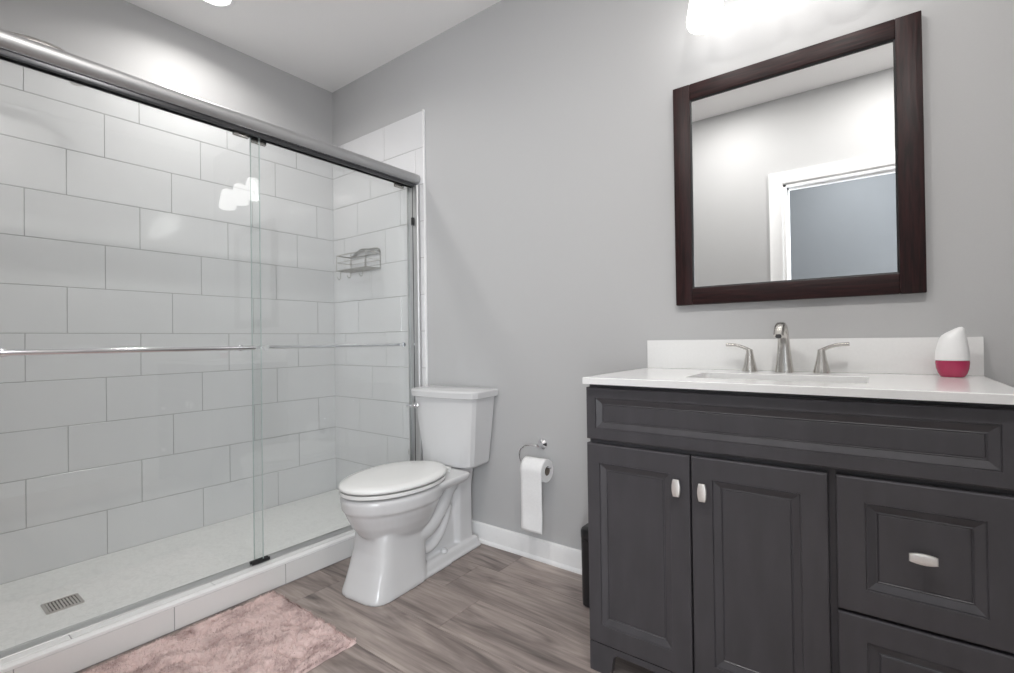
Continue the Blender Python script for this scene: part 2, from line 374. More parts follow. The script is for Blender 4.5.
# curb: grout core, face tiles, cap tiles, rounded edge strip
CX, CZ, CI = .861, .0967, .742
cb = NB(); box(cb, (CI+.002, SY+.001, -.05), (CX-.0015, -.001, CZ-.0022))
curb = struct(obj('shower_curb', cb, 'grout', smooth=False))
ft = NB()
yj = [-.012, -.405, -.812, -1.218, -1.62, SY+.012]
for a, c in zip(yj, yj[1:]): box(ft, (CX-.01, c+.0012, .003), (CX, a-.0012, CZ-.0125), .001, 1)
yj = [-.012, -.27, -.672, -1.075, -1.487, SY+.012]
for a, c in zip(yj, yj[1:]): box(ft, (CI, c+.0012, CZ-.008), (CX-.0322, a-.0012, CZ), .001, 1)
for a, c in zip(yj, yj[1:]): box(ft, (CI, c+.0012, SZ), (CI+.008, a-.0012, CZ-.009), .001, 1)
obj('curb_tiles', ft, 'curbtile', curb)
es = NB(); es_prof = [(CX-.027, CZ), (CX-.004, CZ), (CX-.001, CZ-.0015), (CX+.0005, CZ-.005), (CX+.0005, CZ-.011), (CX-.027, CZ-.011)]
prism(es, [(u, v) for u, v in es_prof], 'y', SY+.012, -.012); obj('edge_strip', es, 'trim', curb)

# drain grate in the shower floor
d = empty('shower_drain', (.417, -1.432, SZ), 'square chrome slotted drain grate set in the white shower floor', 'drain')
b = NB(); x0, x1, y0, y1 = .364, .470, -1.485, -1.379
loft(b, [rrect(x0, x1, y0, y1, .006, SZ+.0002), rrect(x0, x1, y0, y1, .006, SZ+.004), rrect(x0+.01, x1-.01, y0+.01, y1-.01, .003, SZ+.004), rrect(x0+.01, x1-.01, y0+.01, y1-.01, .003, SZ+.0002)], closed=True)
obj('frame', b, 'nickel', d)
b = NB()
for i in range(9): box(b, (x0+.01, y0+.0115+i*.0095, SZ+.001), (x1-.01, y0+.0178+i*.0095, SZ+.0035), .0006, 1)
for xx in (x0+.035, x0+.068): box(b, (xx, y0+.008, SZ+.0008), (xx+.004, y1-.008, SZ+.003))
obj('grate', b, 'nickel', d)
b = NB(); box(b, (x0+.009, y0+.009, SZ+.0001), (x1-.009, y1-.009, SZ+.0006)); obj('drain_opening', b, 'darkmetal', d)

# ---------------------------------------------------------------- sliding shower door
fr = empty('shower_door_frame', (.81, -.9, CZ), 'satin aluminium sliding shower door frame with fat rounded header rail', 'shower door frame')
Y0, Y1 = SY+TB+.001, -TB-.001
hp = []       # header section: bulbous front, flat back, open channel beneath
for a in range(0, 181, 12):
    t = math.radians(90-a); hp.append((.812+.033*math.cos(t)**.8 if math.cos(t) > 0 else .812, 1.915+.028*math.sin(t)))
sec = [(.762, 1.938), (.770, 1.943)] + hp + [(.812, 1.880), (.808, 1.880), (.808, 1.902), (.766, 1.902), (.766, 1.878), (.762, 1.878)]
b = NB(); prism(b, sec, 'y', Y0, Y1); obj('header_rail', b, 'header', fr, angle=25).location.z = -.006
b = NB(); box(b, (.8095, Y0, 1.870), (.8225, Y1, 1.8865), .002); box(b, (.7775, Y0, 1.874), (.7800, Y1, 1.9015)); obj('lower_channel', b, 'darkmetal', fr).location.z = -.006
b = NB(); box(b, (.806, Y0, 1.8875), (.826, Y1, 1.8915), .001); obj('channel_lip', b, 'chrome', fr).location.z = -.006
for yy, s in ((Y1, -1), (Y0, 1)):
    b = NB(); jp = [(.757, 0), (.838, 0), (.840, .004), (.840, .016), (.836, .021), (.826, .024), (.808, .024), (.808, .010), (.762, .010), (.762, .024), (.757, .024)]
    prism(b, [(u, yy+s*v) for u, v in jp], 'z', CZ+.0045, 1.8715); obj('jamb', b, 'track', fr, angle=30)
b = NB(); tp = [(.750, CZ+.0005), (.750, CZ+.006), (.7535, CZ+.006), (.7545, CZ+.0035), (.7935, CZ+.0035), (.797, CZ+.0005)]; prism(b, tp, 'y', Y0, Y1); obj('bottom_track', b, 'track', fr, angle=30)
b = NB(); box(b, (.7945, -.920, CZ+.0038), (.7995, -.846, CZ+.017), .002); box(b, (.7725, -.920, CZ+.0038), (.7855, -.846, CZ+.016), .002); obj('door_guide', b, 'black', fr)
b = NB(); box(b, (.8085, -.052, 1.648), (.8200, -.0362, 1.692), .002); obj('bumper', b, 'black', fr)
b = NB(); box(b, (.8020, -.0362, .12), (.8075, -.0250, 1.877)); obj('side_gasket', b, 'darkmetal', fr)

def door(name, x, y0, y1, bx, post, label, hang, etched=False):
    r = empty(name, (x, (y0+y1)/2, .115), label, 'shower door', 'sliding shower door panels')
    z0, z1 = CZ+.0045, 1.8725
    b = NB(); box(b, (x-.003, y0, z0), (x+.003, y1, z1)); obj('glass_panel', b, 'glass', r, smooth=False)
    b = NB(); e0, e1 = ((y0-.0022, y0-.0002) if etched else (y1+.0002, y1+.0022)); box(b, (x-.0032, e0, z0), (x+.0032, e1, z1)); obj('glass_edge', b, 'glassedge', r)
    s = 1 if bx > x else -1
    b = NB(); by0, by1 = post; zb = .992
    tube(b, [(bx, by0-.02, zb), (bx, by1+.02, zb)], .0085, 16)
    bar = obj('towel_bar', b, 'chrome', r)
    for yy in (by0, by1):
        b = NB(); lathe(b, [(.007, 0), (.007, abs(bx-x)-.004)], (x+s*.0035, yy, zb), (s, 0, 0), 16)
        lathe(b, [(.0125, 0), (.0125, .004), (.010, .006), (.004, .0065)], (x+s*.0033, yy, zb), (s, 0, 0), 20); obj('bar_post', b, 'chrome', bar)
    for yy in hang:
        b = NB(); box(b, (x-.0075, yy-.03, 1.854), (x-.0033, yy+.03, 1.8725), .001); box(b, (x+.0033, yy-.03, 1.854), (x+.0075, yy+.03, 1.8725), .001)
        hg = obj('hanger_bracket', b, 'nickel', r)
        b = NB(); lathe(b, [(.004, 0), (.004, .002), (.001, .003)], (x+.0076, yy-.015, 1.862), (1, 0, 0), 12); lathe(b, [(.004, 0), (.004, .002), (.001, .003)], (x+.0076, yy+.015, 1.862), (1, 0, 0), 12); obj('screw', b, 'nickel', hg)
    if etched:
        b = NB()
        tube(b, [(x+.0036, y1-.030, .385), (x+.0036, y1-.030, .415)], .0013, 6)
        tube(b, [(x+.0036, y1-.028, .400), (x+.0036, y1-.012, .415)], .0013, 6); tube(b, [(x+.0036, y1-.024, .402), (x+.0036, y1-.012, .385)], .0013, 6)
        obj('etched_mark', b, 'wire', r)
    return r
door('sliding_glass_door', .790, SY+.05, -.872, .870, (-1.63, -.955), 'outer clear glass sliding panel on the left with long chrome towel bar', (-1.665, -.945))
door('sliding_glass_door', .767, -.895, -.0265, .730, (-.835, -.075), 'inner clear glass sliding panel on the right reaching the tiled end wall', (-.862, -.10), True)

# shower head on its arm, just showing above the header
sh = empty('overhead_shower', (.42, SY+TB, 2.03), 'brushed nickel shower head whose curved top shows above the rail', 'shower head')
b = NB(); tube(b, [(.42, SY+TB+.002, 2.04), (.42, -1.70, 2.065), (.42, -1.56, 2.108), (.42, -1.46, 2.116), (.42, -1.395, 2.098), (.42, -1.370, 2.066)], .015, 14, 6); obj('shower_arm', b, 'nickel', sh)
b = NB(); lathe(b, [(.0, 0), (.03, 0), (.03, .004), (.022, .010), (.012, .012)], (.42, SY+TB+.0005, 2.04), (0, 1, 0), 28); obj('wall_flange', b, 'nickel', sh)
b = NB(); lathe(b, [(.0, -.012), (.014, -.012), (.018, .0), (.024, .012), (.043, .030), (.046, .040), (.043, .044), (.0, .044)], (.42, -1.372, 2.068), (0, .35, -.93), 36); obj('spray_face', b, 'nickel', sh)

# wire caddy on the shower end wall
ca = empty('shower_caddy', (.34, -.07, 1.45), 'nickel wire shower caddy hanging on white tile near the corner', 'shower caddy')
x0, x1, ya, yb = .205, .495, -TB-.006, -.118
b = NB()
rr = .0028
def rim(z, r=rr): tube(b, [(x0, ya, z), (x0, yb, z), (x1, yb, z), (x1, ya, z), (x0, ya, z)], r, 8)
rim(1.540, .0035); rim(1.497, .002)
obj('rim', b, 'wire', ca)
b = NB(); rim(1.448, .0032)
for i in range(1, 13): tube(b, [(x0+(x1-x0)*i/13, ya, 1.447), (x0+(x1-x0)*i/13, yb, 1.447)], .0018, 6)
for i in range(1, 3): tube(b, [(x0, ya+(yb-ya)*i/3, 1.444), (x1, ya+(yb-ya)*i/3, 1.444)], .0022, 6)
obj('basket_floor', b, 'wire', ca)
for xx, yy in ((x0, ya), (x0, yb), (x1, ya), (x1, yb), ((x0+x1)/2, yb), ((x0+x1)/2, ya)):
    b = NB(); tube(b, [(xx, yy, 1.447), (xx, yy, 1.541)], .0022, 8); obj('upright_wire', b, 'wire', ca)
b = NB()
for dz, r in ((0, .004), (-.016, .003)):
    tube(b, [(x0, ya, 1.543), (x0+.04, ya, 1.556+dz*.6), (x0+.085, ya, 1.576+dz), (x0+.13, ya, 1.582+dz), (x0+.19, ya, 1.574+dz), (x1-.045, ya, 1.574+dz), (x1-.012, ya, 1.565+dz*.6), (x1, ya, 1.541)], r, 8, 5)
obj('arched_back', b, 'wire', ca)
for xx in (.245, .345, .462):
    b = NB(); tube(b, [(xx, yb, 1.447), (xx, yb, 1.405), (xx, yb-.008, 1.393), (xx, yb-.018, 1.395), (xx, yb-.022, 1.407)], .0022, 8, 4); obj('hook', b, 'wire', ca)
for xx in (.245, .455):
    b = NB(); lathe(b, [(.0, 0), (.020, 0), (.018, .003), (.008, .008), (.006, .012), (.0, .013)], (xx, -TB-.0002, 1.555), (0, -1, 0), 24); obj('suction_cup', b, 'rubber', ca)

# ---------------------------------------------------------------- recessed ceiling lights
def downlight(x, y, label, lens='lens', watts=DOWN, z=ZC, group='recessed ceiling lights'):
    r = empty('recessed_light', (x, y, z), label, 'ceiling light', group)
    b = NB(); lathe(b, [(.070, -.0005), (.092, -.0005), (.092, -.003), (.086, -.006), (.073, -.006), (.070, -.003)], (x, y, z), (0, 0, 1), 40, closed=True); obj('trim_ring', b, 'trim', r)
    b = NB(); lathe(b, [(0, -.0008), (.0695, -.0008), (.0695, -.003), (0, -.0042)], (x, y, z), (0, 0, 1), 40); obj('lens', b, lens, r)
    ld = bpy.data.lights.new('beam', 'AREA'); ld.shape = 'DISK'; ld.size = .13; ld.spread = math.radians(150 if x < .8 else 180)
    ld.energy = watts; ld.color = (.92, .96, 1) if lens == 'addedlens' else (1, .975, .945)
    lo = bpy.data.objects.new('beam', ld); C.objects.link(lo); lo.parent = r; lo.location = (0, 0, -.0065)
    return r
downlight(.375, -.875, 'round lit recessed light in the ceiling above the shower', watts=DOWN*.5)
downlight(2.0, -1.46, 'added unseen recessed light over the middle of the bathroom floor')  # out of view, added to brighten the room evenly
downlight(2.95, -1.46, 'added unseen recessed light over the floor in front of the vanity', watts=DOWN*1.1)  # second out-of-view lamp added for even room light
downlight(2.7, -2.75, 'added unseen recessed light in the hallway ceiling beyond the doorway', 'addedlens', HALL)  # unseen hall lamp, added for fill through the doorway

# ---------------------------------------------------------------- toilet (local axes: back on the wall, front towards -y)
to = empty('toilet', (1.162, 0, 0), 'white two-piece elongated toilet with lid down, between shower and paper holder', 'toilet', rot=math.radians(4.2))
def egg(hw, yf, ym, yb, z, n=48, pw=1.0):
    out = []
    for i in range(n):
        a = 2*PI*i/n; s, c = math.sin(a), math.cos(a)
        y = ym + ((yb-ym) if s > 0 else (ym-yf))*math.copysign(abs(s)**pw, s); x = hw*math.copysign(abs(c)**pw, c)
        out.append(Vector((x, y, z)))
    return out
b = NB()
def piece(fn):
    t = NB(); fn(t); bmesh.ops.recalc_face_normals(t, faces=t.faces); merge(b, t)
piece(lambda t: loft(t, [egg(hw, yf, ym, yb, z) for z, hw, yf, ym, yb in (
    (.17, .075, -.60, -.48, -.38), (.20, .098, -.645, -.49, -.36), (.235, .122, -.685, -.495, -.33), (.275, .143, -.715, -.50, -.31),
    (.315, .160, -.735, -.50, -.29), (.335, .166, -.742, -.50, -.28), (.343, .175, -.752, -.50, -.27), (.38, .180, -.757, -.50, -.26), (.393, .178, -.755, -.50, -.26), (.399, .170, -.747, -.50, -.26))]))
piece(lambda t: loft(t, [egg(hw, yf, -.56, yb, z, pw=.44) for z, hw, yf, yb in (
    (0, .125, -.728, -.41), (.012, .125, -.728, -.41), (.05, .118, -.713, -.41), (.11, .111, -.692, -.41), (.17, .105, -.676, -.41), (.23, .101, -.666, -.41), (.29, .097, -.64, -.42))]))
def plinth(d, z): return [Vector((x, y, z)) for x, y in ((-.112+d, -.046-d), (-.117+d, -.38), (-.122+d, -.63), (-.112+d, -.665+d), (-.09, -.685+d), (.09, -.685+d), (.112-d, -.665+d), (.122-d, -.63), (.117-d, -.38), (.112-d, -.046-d))]
piece(lambda t: loft(t, [plinth(d, z) for z, d in ((0, 0), (.012, 0), (.016, .006), (.048, .012), (.056, .022))]))
piece(lambda t: loft(t, [rrect(-hw, hw, y0, -.085, .015, z) for z, hw, y0 in ((.0, .092, -.20), (.1, .090, -.19), (.3, .090, -.19), (.34, .095, -.20), (.40, .105, -.22))]))
piece(lambda t: loft(t, [rrect(-hw, hw, y0, y1, .03, z) for z, hw, y0, y1 in ((.340, .09, -.36, -.20), (.360, .145, -.40, -.20), (.378, .165, -.42, -.19), (.396, .168, -.42, -.185), (.402, .162, -.41, -.19))]))
piece(lambda t: loft(t, [rrect(-hw, hw, -.50, -.15, .02, z) for z, hw in ((.0, .070), (.2, .060), (.37, .066))]))
for s in (-1, 1):
    piece(lambda t: tube(t, [(s*.035, -.53, .20), (s*.060, -.44, .185), (s*.064, -.37, .205), (s*.062, -.30, .265), (s*.058, -.25, .325), (s*.05, -.20, .35)], .045, 16, 5))
    piece(lambda t: tube(t, [(s*.06, -.45, .115), (s*.07, -.38, .10), (s*.066, -.31, .13), (s*.062, -.26, .19), (s*.058, -.235, .25)], .020, 12, 5))
    piece(lambda t: box(t, (min(0, s*.078), -.20, .05), (max(0, s*.078), -.15, .34), .01))
bowl = obj('bowl', b, 'porcelain', to, angle=60)
rm = bowl.modifiers.new('fuse', 'REMESH'); rm.mode = 'VOXEL'; rm.voxel_size = .0055
sm = bowl.modifiers.new('soften', 'SMOOTH'); sm.factor = .5; sm.iterations = 5
dg = bpy.context.evaluated_depsgraph_get(); me2 = bpy.data.meshes.new_from_object(bowl.evaluated_get(dg))
bowl.modifiers.clear(); bowl.data = me2; me2.name = 'bowl'
me2.polygons.foreach_set('use_smooth', [True]*len(me2.polygons))
if not me2.materials: me2.materials.append(M['porcelain'])
for s in (-1, 1):
    q = NB(); lathe(q, [(.0, 0), (.016, 0), (.016, .006), (.012, .014), (.0, .018)], (s*.088, -.30, .056), (0, 0, 1), 20); obj('bolt_cap', q, 'porcelain', to)
def eggring(sc, z, dy=0): return egg(.183*sc, -.500-.262*sc, -.500, -.500+.225*sc, z, 64, .92)
q = NB()
def ring_loft(q, z0, z1):
    o = [egg(.182, -.762, -.5, -.262, z, 64) for z in (z0+.0012, z1-.0012)]; e0 = egg(.181, -.761, -.5, -.262, z0, 64); e1 = egg(.181, -.761, -.5, -.262, z1, 64)
    i0 = egg(.115, -.69, -.5, -.33, z0, 64); i1 = egg(.115, -.69, -.5, -.33, z1, 64)
    loft(q, [e0, o[0], o[1], e1, i1, i0], closed=True)
ring_loft(q, .4075, .4210); obj('seat', q, 'seat', to)
q = NB(); loft(q, [egg(.160, -.735, -.5, -.275, .4285, 64), egg(.182, -.762, -.5, -.253, .4285, 64), egg(.183, -.763, -.5, -.253, .4300, 64), egg(.183, -.763, -.5, -.253, .436, 64), egg(.178, -.757, -.5, -.256, .443, 64), egg(.150, -.72, -.5, -.28, .4485, 64), egg(.08, -.62, -.5, -.38, .4515, 64), egg(.02, -.52, -.5, -.48, .452, 64)])
obj('seat_lid', q, 'seat', to, angle=50)
for s in (-1, 1):
    q = NB(); tube(q, [(s*.070-.018, -.252, .4195), (s*.070+.018, -.252, .4195)], .0085, 14)
    box(q, (s*.070-.016, -.258, .4025), (s*.070+.016, -.246, .418), .003); obj('seat_hinge', q, 'seat', to)
def tankring(hw, yb, yf, bow, z, ch=.035, n=10):
    pts = [Vector((-hw, yb, z)), Vector((-hw, (yb+yf)/2, z)), Vector((-hw, yf+ch, z)), Vector((-hw+ch*.35, yf+ch*.35, z))]
    for k in range(n+1):
        t = -1+2*k/n; pts.append(Vector((t*(hw-ch), yf-bow*(1-t*t), z)))
    pts += [Vector((hw-ch*.35, yf+ch*.35, z)), Vector((hw, yf+ch, z)), Vector((hw, (yb+yf)/2, z)), Vector((hw, yb, z))]
    return pts
q = NB(); loft(q, [tankring(.128, -.05, -.165, .008, .4045, .03), tankring(.146, -.040, -.180, .010, .408, .03), tankring(.154, -.036, -.185, .012, .418, .03), tankring(.166, -.034, -.192, .013, .52, .03), tankring(.180, -.032, -.20, .014, .65, .03), tankring(.189, -.03, -.206, .015, .736, .03)])
tank = obj('tank', q, 'porcelain', to, angle=28)
q = NB(); loft(q, [tankring(.196, -.026, -.212, .016, .7365, .032), tankring(.203, -.022, -.219, .017, .7395, .034), tankring(.206, -.02, -.222, .018, .766, .034), tankring(.203, -.022, -.219, .018, .773, .034), tankring(.195, -.03, -.211, .018, .7755, .033)])
obj('tank_lid', q, 'porcelain', to, angle=28)
q = NB(); lathe(q, [(.0, 0), (.015, 0), (.016, .004), (.012, .010), (.007, .012), (.007, .02), (.0, .022)], (-.152, -.2115, .693), (0, -1, 0), 24)
tube(q, [(-.147, -.231, .693), (-.160, -.234, .6925), (-.185, -.232, .690), (-.200, -.228, .687)], [.006, .0065, .006, .0075], 12, 4); obj('flush_lever', q, 'chrome', to)

# ---------------------------------------------------------------- toilet paper holder and roll
ph = empty('paper_holder', (1.621, 0, .532), 'chrome wall toilet paper holder with curled wire arm', 'paper holder')
b = NB(); lathe(b, [(.0, .0005), (.024, .0005), (.024, .005), (.018, .010), (.011, .016), (.009, .030), (.010, .040), (.008, .046), (.0, .047)], (1.621, 0, .532), (0, -1, 0), 28); obj('wall_post', b, 'chrome', ph)
b = NB(); tube(b, [(1.622, -.040, .532), (1.600, -.050, .5325), (1.572, -.060, .531), (1.548, -.067, .517), (1.5385, -.069, .495), (1.541, -.070, .470), (1.550, -.070, .4545), (1.566, -.070, .4500), (1.60, -.070, .4490), (1.66, -.070, .4490), (1.706, -.070, .4490)], .0037, 10, 5); obj('wire_arm', b, 'chrome', ph)
rl = empty('toilet_paper_roll', (1.632, -.07, .444), 'white toilet paper roll with a long loose sheet hanging down', 'toilet paper')
RX0, RX1, RC = 1.576, 1.688, Vector((0, -.070, .434))
b = NB(); lathe(b, [(.0205, 0), (.049, 0), (.050, .0015), (.050, RX1-RX0-.0015), (.049, RX1-RX0), (.0205, RX1-RX0)], (RX0, RC.y, RC.z), (1, 0, 0), 56, closed=True); roll = obj('paper_roll', b, 'paper', rl)
b = NB(); lathe(b, [(.0195, .0005), (.0204, .0005), (.0204, RX1-RX0-.0005), (.0195, RX1-RX0-.0005)], (RX0, RC.y, RC.z), (1, 0, 0), 40, closed=True); obj('cardboard_core', b, 'cardboard', rl)
b = NB(); nseg = 28; prof = []
for k in range(9):
    a = PI/2 + PI/2*k/8; prof.append((RC.y+.0506*math.cos(a), RC.z+.0506*math.sin(a)))
for k in range(1, nseg+1):
    t = k/nseg; prof.append((RC.y-.0506+.005*math.sin(t*2.6)+.0012*math.sin(t*11), RC.z-t*.262))
for dx in (0,):
    rings = []
    for i in range(9):
        u = RX0+.0005+(RX1-RX0-.001)*i/8
        rings.append([Vector((u, y-.0012*math.sin(i*.8+z*30)*max(0, RC.z-z)*4, z)) for y, z in prof])
    vs = [[b.verts.new(p) for p in r] for r in rings]
    for i in range(8):
        for j in range(len(prof)-1): b.faces.new((vs[i][j], vs[i][j+1], vs[i+1][j+1], vs[i+1][j]))
sheet = obj('loose_sheet', b, 'paper', rl, angle=60)
sd = sheet.modifiers.new('thick', 'SOLIDIFY'); sd.thickness = .0006; sd.offset = 1

# ---------------------------------------------------------------- waste bin beside the vanity
bn = empty('waste_bin', (2.025, -.15, 0), 'slim black lidded waste bin tucked between wall and vanity side', 'waste bin')
bx0, bx1, by0, by1 = 1.934, 2.112, -.245, -.045
b = NB(); loft(b, [rrect(bx0+.008, bx1-.008, by0+.008, by1-.008, .022, .001), rrect(bx0+.003, bx1-.003, by0+.003, by1-.003, .026, .006), rrect(bx0+.002, bx1-.002, by0+.002, by1-.002, .028, .02), rrect(bx0+.0005, bx1-.0005, by0+.0005, by1-.0005, .028, .252)]); obj('bin_body', b, 'binblack', bn)
b = NB(); loft(b, [rrect(bx0, bx1, by0, by1, .029, .2545), rrect(bx0-.001, bx1+.001, by0-.001, by1+.001, .03, .258), rrect(bx0-.001, bx1+.001, by0-.001, by1+.001, .03, .284), rrect(bx0+.003, bx1-.003, by0+.003, by1-.003, .028, .292), rrect(bx0+.014, bx1-.014, by0+.014, by1-.014, .022, .297)]); obj('lid', b, 'binblack', bn)
b = NB(); box(b, ((bx0+bx1)/2-.03, by0-.022, .008), ((bx0+bx1)/2+.03, by0+.004, .016), .003); obj('foot_pedal', b, 'binblack', bn)

# ---------------------------------------------------------------- vanity cabinet
CL, CR, CF = 2.1300, 3.069, -.535
va = empty('vanity_cabinet', ((CL+CR)/2, -.27, 0), 'charcoal bathroom vanity cabinet with two doors and drawers under white counter', 'vanity')
b = NB(); YB = CF+.021
box(b, (CL+.002, YB+.0, .0885), (CL+.020, -.003, .8725)); box(b, (CR-.020, YB, .0885), (CR-.002, -.003, .8725))
box(b, (CL+.020, YB, .0885), (CR-.020, -.003, .105)); box(b, (CL+.020, -.012, .105), (CR-.020, -.003, .8725))
box(b, (CL+.020, YB, .105), (CR-.020, YB+.018, .8725))
obj('carcass', b, 'cabinet', va)
b = NB()
foot = lambda a, c: [(a, 0.0005), (a+.066*(1 if c > a else -1), 0.0005), (a+.076*(1 if c > a else -1), .058), (a+.086*(1 if c > a else -1), .069)]
fp = foot(CL+.001, CR) + list(reversed(foot(CR-.001, CL))) + [(CR-.001, .088), (CL+.001, .088)]
prism(b, fp, 'y', CF+.002, CF+.022)
for xa in (CL+.001, CR-.020):
    sp = [(CF+.0225, .0005), (CF+.085, .0005), (CF+.095, .06), (-.09, .06), (-.08, .0005), (-.004, .0005), (-.004, .088), (CF+.0225, .088)]
    prism(b, sp, 'x', xa, xa+.019)
obj('bracket_base', b, 'cabinet', va, smooth=False)
def panel(x0, x1, z0, z1, ml, mr, mb, mt, flat=.022):
    b = NB()
    def R(i, y, l=0, r=0, bt=0, t=0): return [Vector((x0+i+l, y, z0+i+bt)), Vector((x1-i-r, y, z0+i+bt)), Vector((x1-i-r, y, z1-i-t)), Vector((x0+i+l, y, z1-i-t))]
    m = (ml, mr, mb, mt); F = CF
    rg = [R(0, F+.0195), R(0, F+.004), R(.0012, F+.0012), R(.004, F)]
    for d, y in ((0, F), (.0012, F+.0032), (.0035, F+.0026), (.007, F+.0040), (flat-.003, F+.0088), (flat-.001, F+.0078), (flat+.001, F+.0102), (flat+.0025, F+.0090)):
        rg.append(R(d, y, *m))
    loft(b, rg)
    return b
# top false front, two doors, two drawers
obj('false_drawer_front', panel(CL, CR, .7045, .8615, .030, .031, .033, .030), 'cabinet', va, smooth=False)
def knob(parent, x, z, horiz=False, name='door_knob'):
    b = NB(); y = CF-.0005
    lathe(b, [(.006, 0), (.0052, .006), (.0052, .013)], (x, y, z), (0, -1, 0), 16)
    rings = []
    for d, k in ((.0125, .86), (.014, .98), (.017, 1.0), (.0195, .93), (.0208, .7)):
        ring = []
        for i in range(9):            # barrel outline: bulged sides, cut ends
            t = -1+2*i/8; ring.append((.0118*(1-.32*t*t)*k, .0235*t*k))
        full = [(u, v) for u, v in ring] + [(-u, v) for u, v in reversed(ring)]
        rings.append([Vector((x+(v if horiz else u), y-d, z+(u if horiz else v))) for u, v in full])
    loft(b, rings); return obj(name, b, 'knob', parent, angle=40)
dr = obj('door', panel(CL, 2.4385, .0895, .6915, .041, .052, .057, .056), 'cabinet', va, smooth=False); knob(dr, 2.407, .603)
dr = obj('door', panel(2.4425, 2.7505, .0895, .6915, .053, .054, .057, .056), 'cabinet', va, smooth=False); knob(dr, 2.4745, .602)
dw = obj('drawer', panel(2.7655, CR, .3885, .6915, .053, .054, .055, .054), 'cabinet', va, smooth=False); knob(dw, 2.916, .543, True, 'drawer_pull')
dw = obj('drawer', panel(2.7655, CR, .0895, .3825, .053, .054, .055, .054), 'cabinet', va, smooth=False); knob(dw, 2.916, .24, True, 'drawer_pull')

# counter with backsplash and undermount basin
ct = empty('countertop', (2.603, -.28, .873), 'white quartz vanity counter with short backsplash and rectangular undermount sink', 'countertop')
KL, KR, KF, KZ, KT = 2.1274, 3.0789, -.5533, .873, .893
sx0, sx1, sy0, sy1 = 2.388, 2.826, -.420, -.180
b = NB(); e = .0015
loft(b, [rrect(KL, KR, KF, -.0015, .003, KZ+.0002), rrect(KL, KR, KF, -.0015, .003, KT-e), rrect(KL+e, KR-e, KF+e, -.0015, .003, KT),
         rrect(sx0-e, sx1+e, sy0-e, sy1+e, .022, KT), rrect(sx0, sx1, sy0, sy1, .021, KT-e), rrect(sx0, sx1, sy0, sy1, .021, KZ+.0002)], closed=True)
obj('slab', b, 'quartz', ct, angle=30)
b = NB(); box(b, (KL, -.0205, KT+.0003), (KR, -.0012, 1.0008), .0015); obj('backsplash', b, 'quartz', ct)
b = NB(); o = .006
loft(b, [rrect(sx0-.02, sx1+.02, sy0-.02, sy1+.02, .03, KZ-.0003), rrect(sx0-o, sx1+o, sy0-o, sy1+o, .026, KZ-.0003), rrect(sx0-.004, sx1+.004, sy0-.004, sy1+.004, .03, .84), rrect(sx0+.012, sx1-.012, sy0+.012, sy1-.012, .035, .765), rrect(sx0+.04, sx1-.04, sy0+.04, sy1-.04, .05, .745), rrect(sx0+.2, sx1-.2, sy0+.12, sy1-.12, .02, .742),
         rrect(sx0+.2, sx1-.2, sy0+.12, sy1-.12, .02, .732), rrect(sx0+.035, sx1-.035, sy0+.035, sy1-.035, .05, .735), rrect(sx0+.002, sx1-.002, sy0+.002, sy1-.002, .04, .757), rrect(sx0-.016, sx1+.016, sy0-.016, sy1+.016, .03, .84), rrect(sx0-.02, sx1+.02, sy0-.02, sy1+.02, .03, .862)], closed=True)
bs = obj('sink_basin', b, 'porcelain', ct)
b = NB(); lathe(b, [(.0, .004), (.018, .005), (.022, .003), (.022, .0)], (2.605, -.2775, .7425), (0, 0, 1), 28); obj('sink_drain', b, 'chrome', bs)

# faucet: spout and two lever handles
fa = empty('faucet', (2.605, -.075, KT), 'brushed nickel widespread faucet with tall arched spout and two levers', 'faucet')
fx, fy = 2.605, -.072
b = NB(); rings = []
spec = [((fx, fy, KT+.0003), .0265, .024), ((fx, fy, KT+.006), .0262, .0235), ((fx, fy-.001, KT+.035), .0225, .020), ((fx, fy-.002, KT+.075), .0185, .0165), ((fx, fy-.006, KT+.105), .0165, .0145),
        ((fx, fy-.017, KT+.130), .0158, .0135), ((fx, fy-.035, KT+.1455), .0155, .0125), ((fx, fy-.058, KT+.150), .0152, .0115), ((fx, fy-.080, KT+.144), .0148, .011), ((fx, fy-.098, KT+.130), .0142, .0105), ((fx, fy-.108, KT+.117), .0138, .0100)]
ps = [Vector(s[0]) for s in spec]
for i, (p, a, c) in enumerate(spec):
    tg = (ps[min(i+1, len(ps)-1)]-ps[max(i-1, 0)]).normalized() if i > 1 else Vector((0, 0, 1))
    B = Vector((1, 0, 0)); N = tg.cross(B)
    rings.append([ps[i] + B*a*math.copysign(abs(math.cos(t))**.75, math.cos(t)) + N*c*math.copysign(abs(math.sin(t))**.75, math.sin(t)) for t in [2*PI*k/24 for k in range(24)]])
loft(b, rings); obj('spout', b, 'nickel', fa, angle=45)
b = NB(); tg = (ps[-1]-ps[-2]).normalized(); lathe(b, [(.0, 0), (.0085, 0), (.0085, .002), (.0, .002)], ps[-1]+tg*.0002, tg, 20); obj('aerator', b, 'darkmetal', fa)
for hx, s in ((2.503, -1), (2.707, 1)):
    b = NB()
    lathe(b, [(.0, .0003), (.0235, .0003), (.0235, .004), (.0205, .014), (.0150, .040), (.0115, .060), (.0100, .070), (.0085, .074), (.0, .075)], (hx, fy, KT), (0, 0, 1), 28)
    h = obj('handle', b, 'nickel', fa, angle=45)
    b = NB(); tube(b, [(hx-s*.008, fy, KT+.068), (hx+s*.006, fy, KT+.0745), (hx+s*.022, fy-.001, KT+.082), (hx+s*.044, fy-.003, KT+.0885), (hx+s*.072, fy-.006, KT+.0905)], [.0075, .009, .0085, .0085, .0095], 14, 5, flat=(.62, 1.05)); obj('lever', b, 'nickel', h)

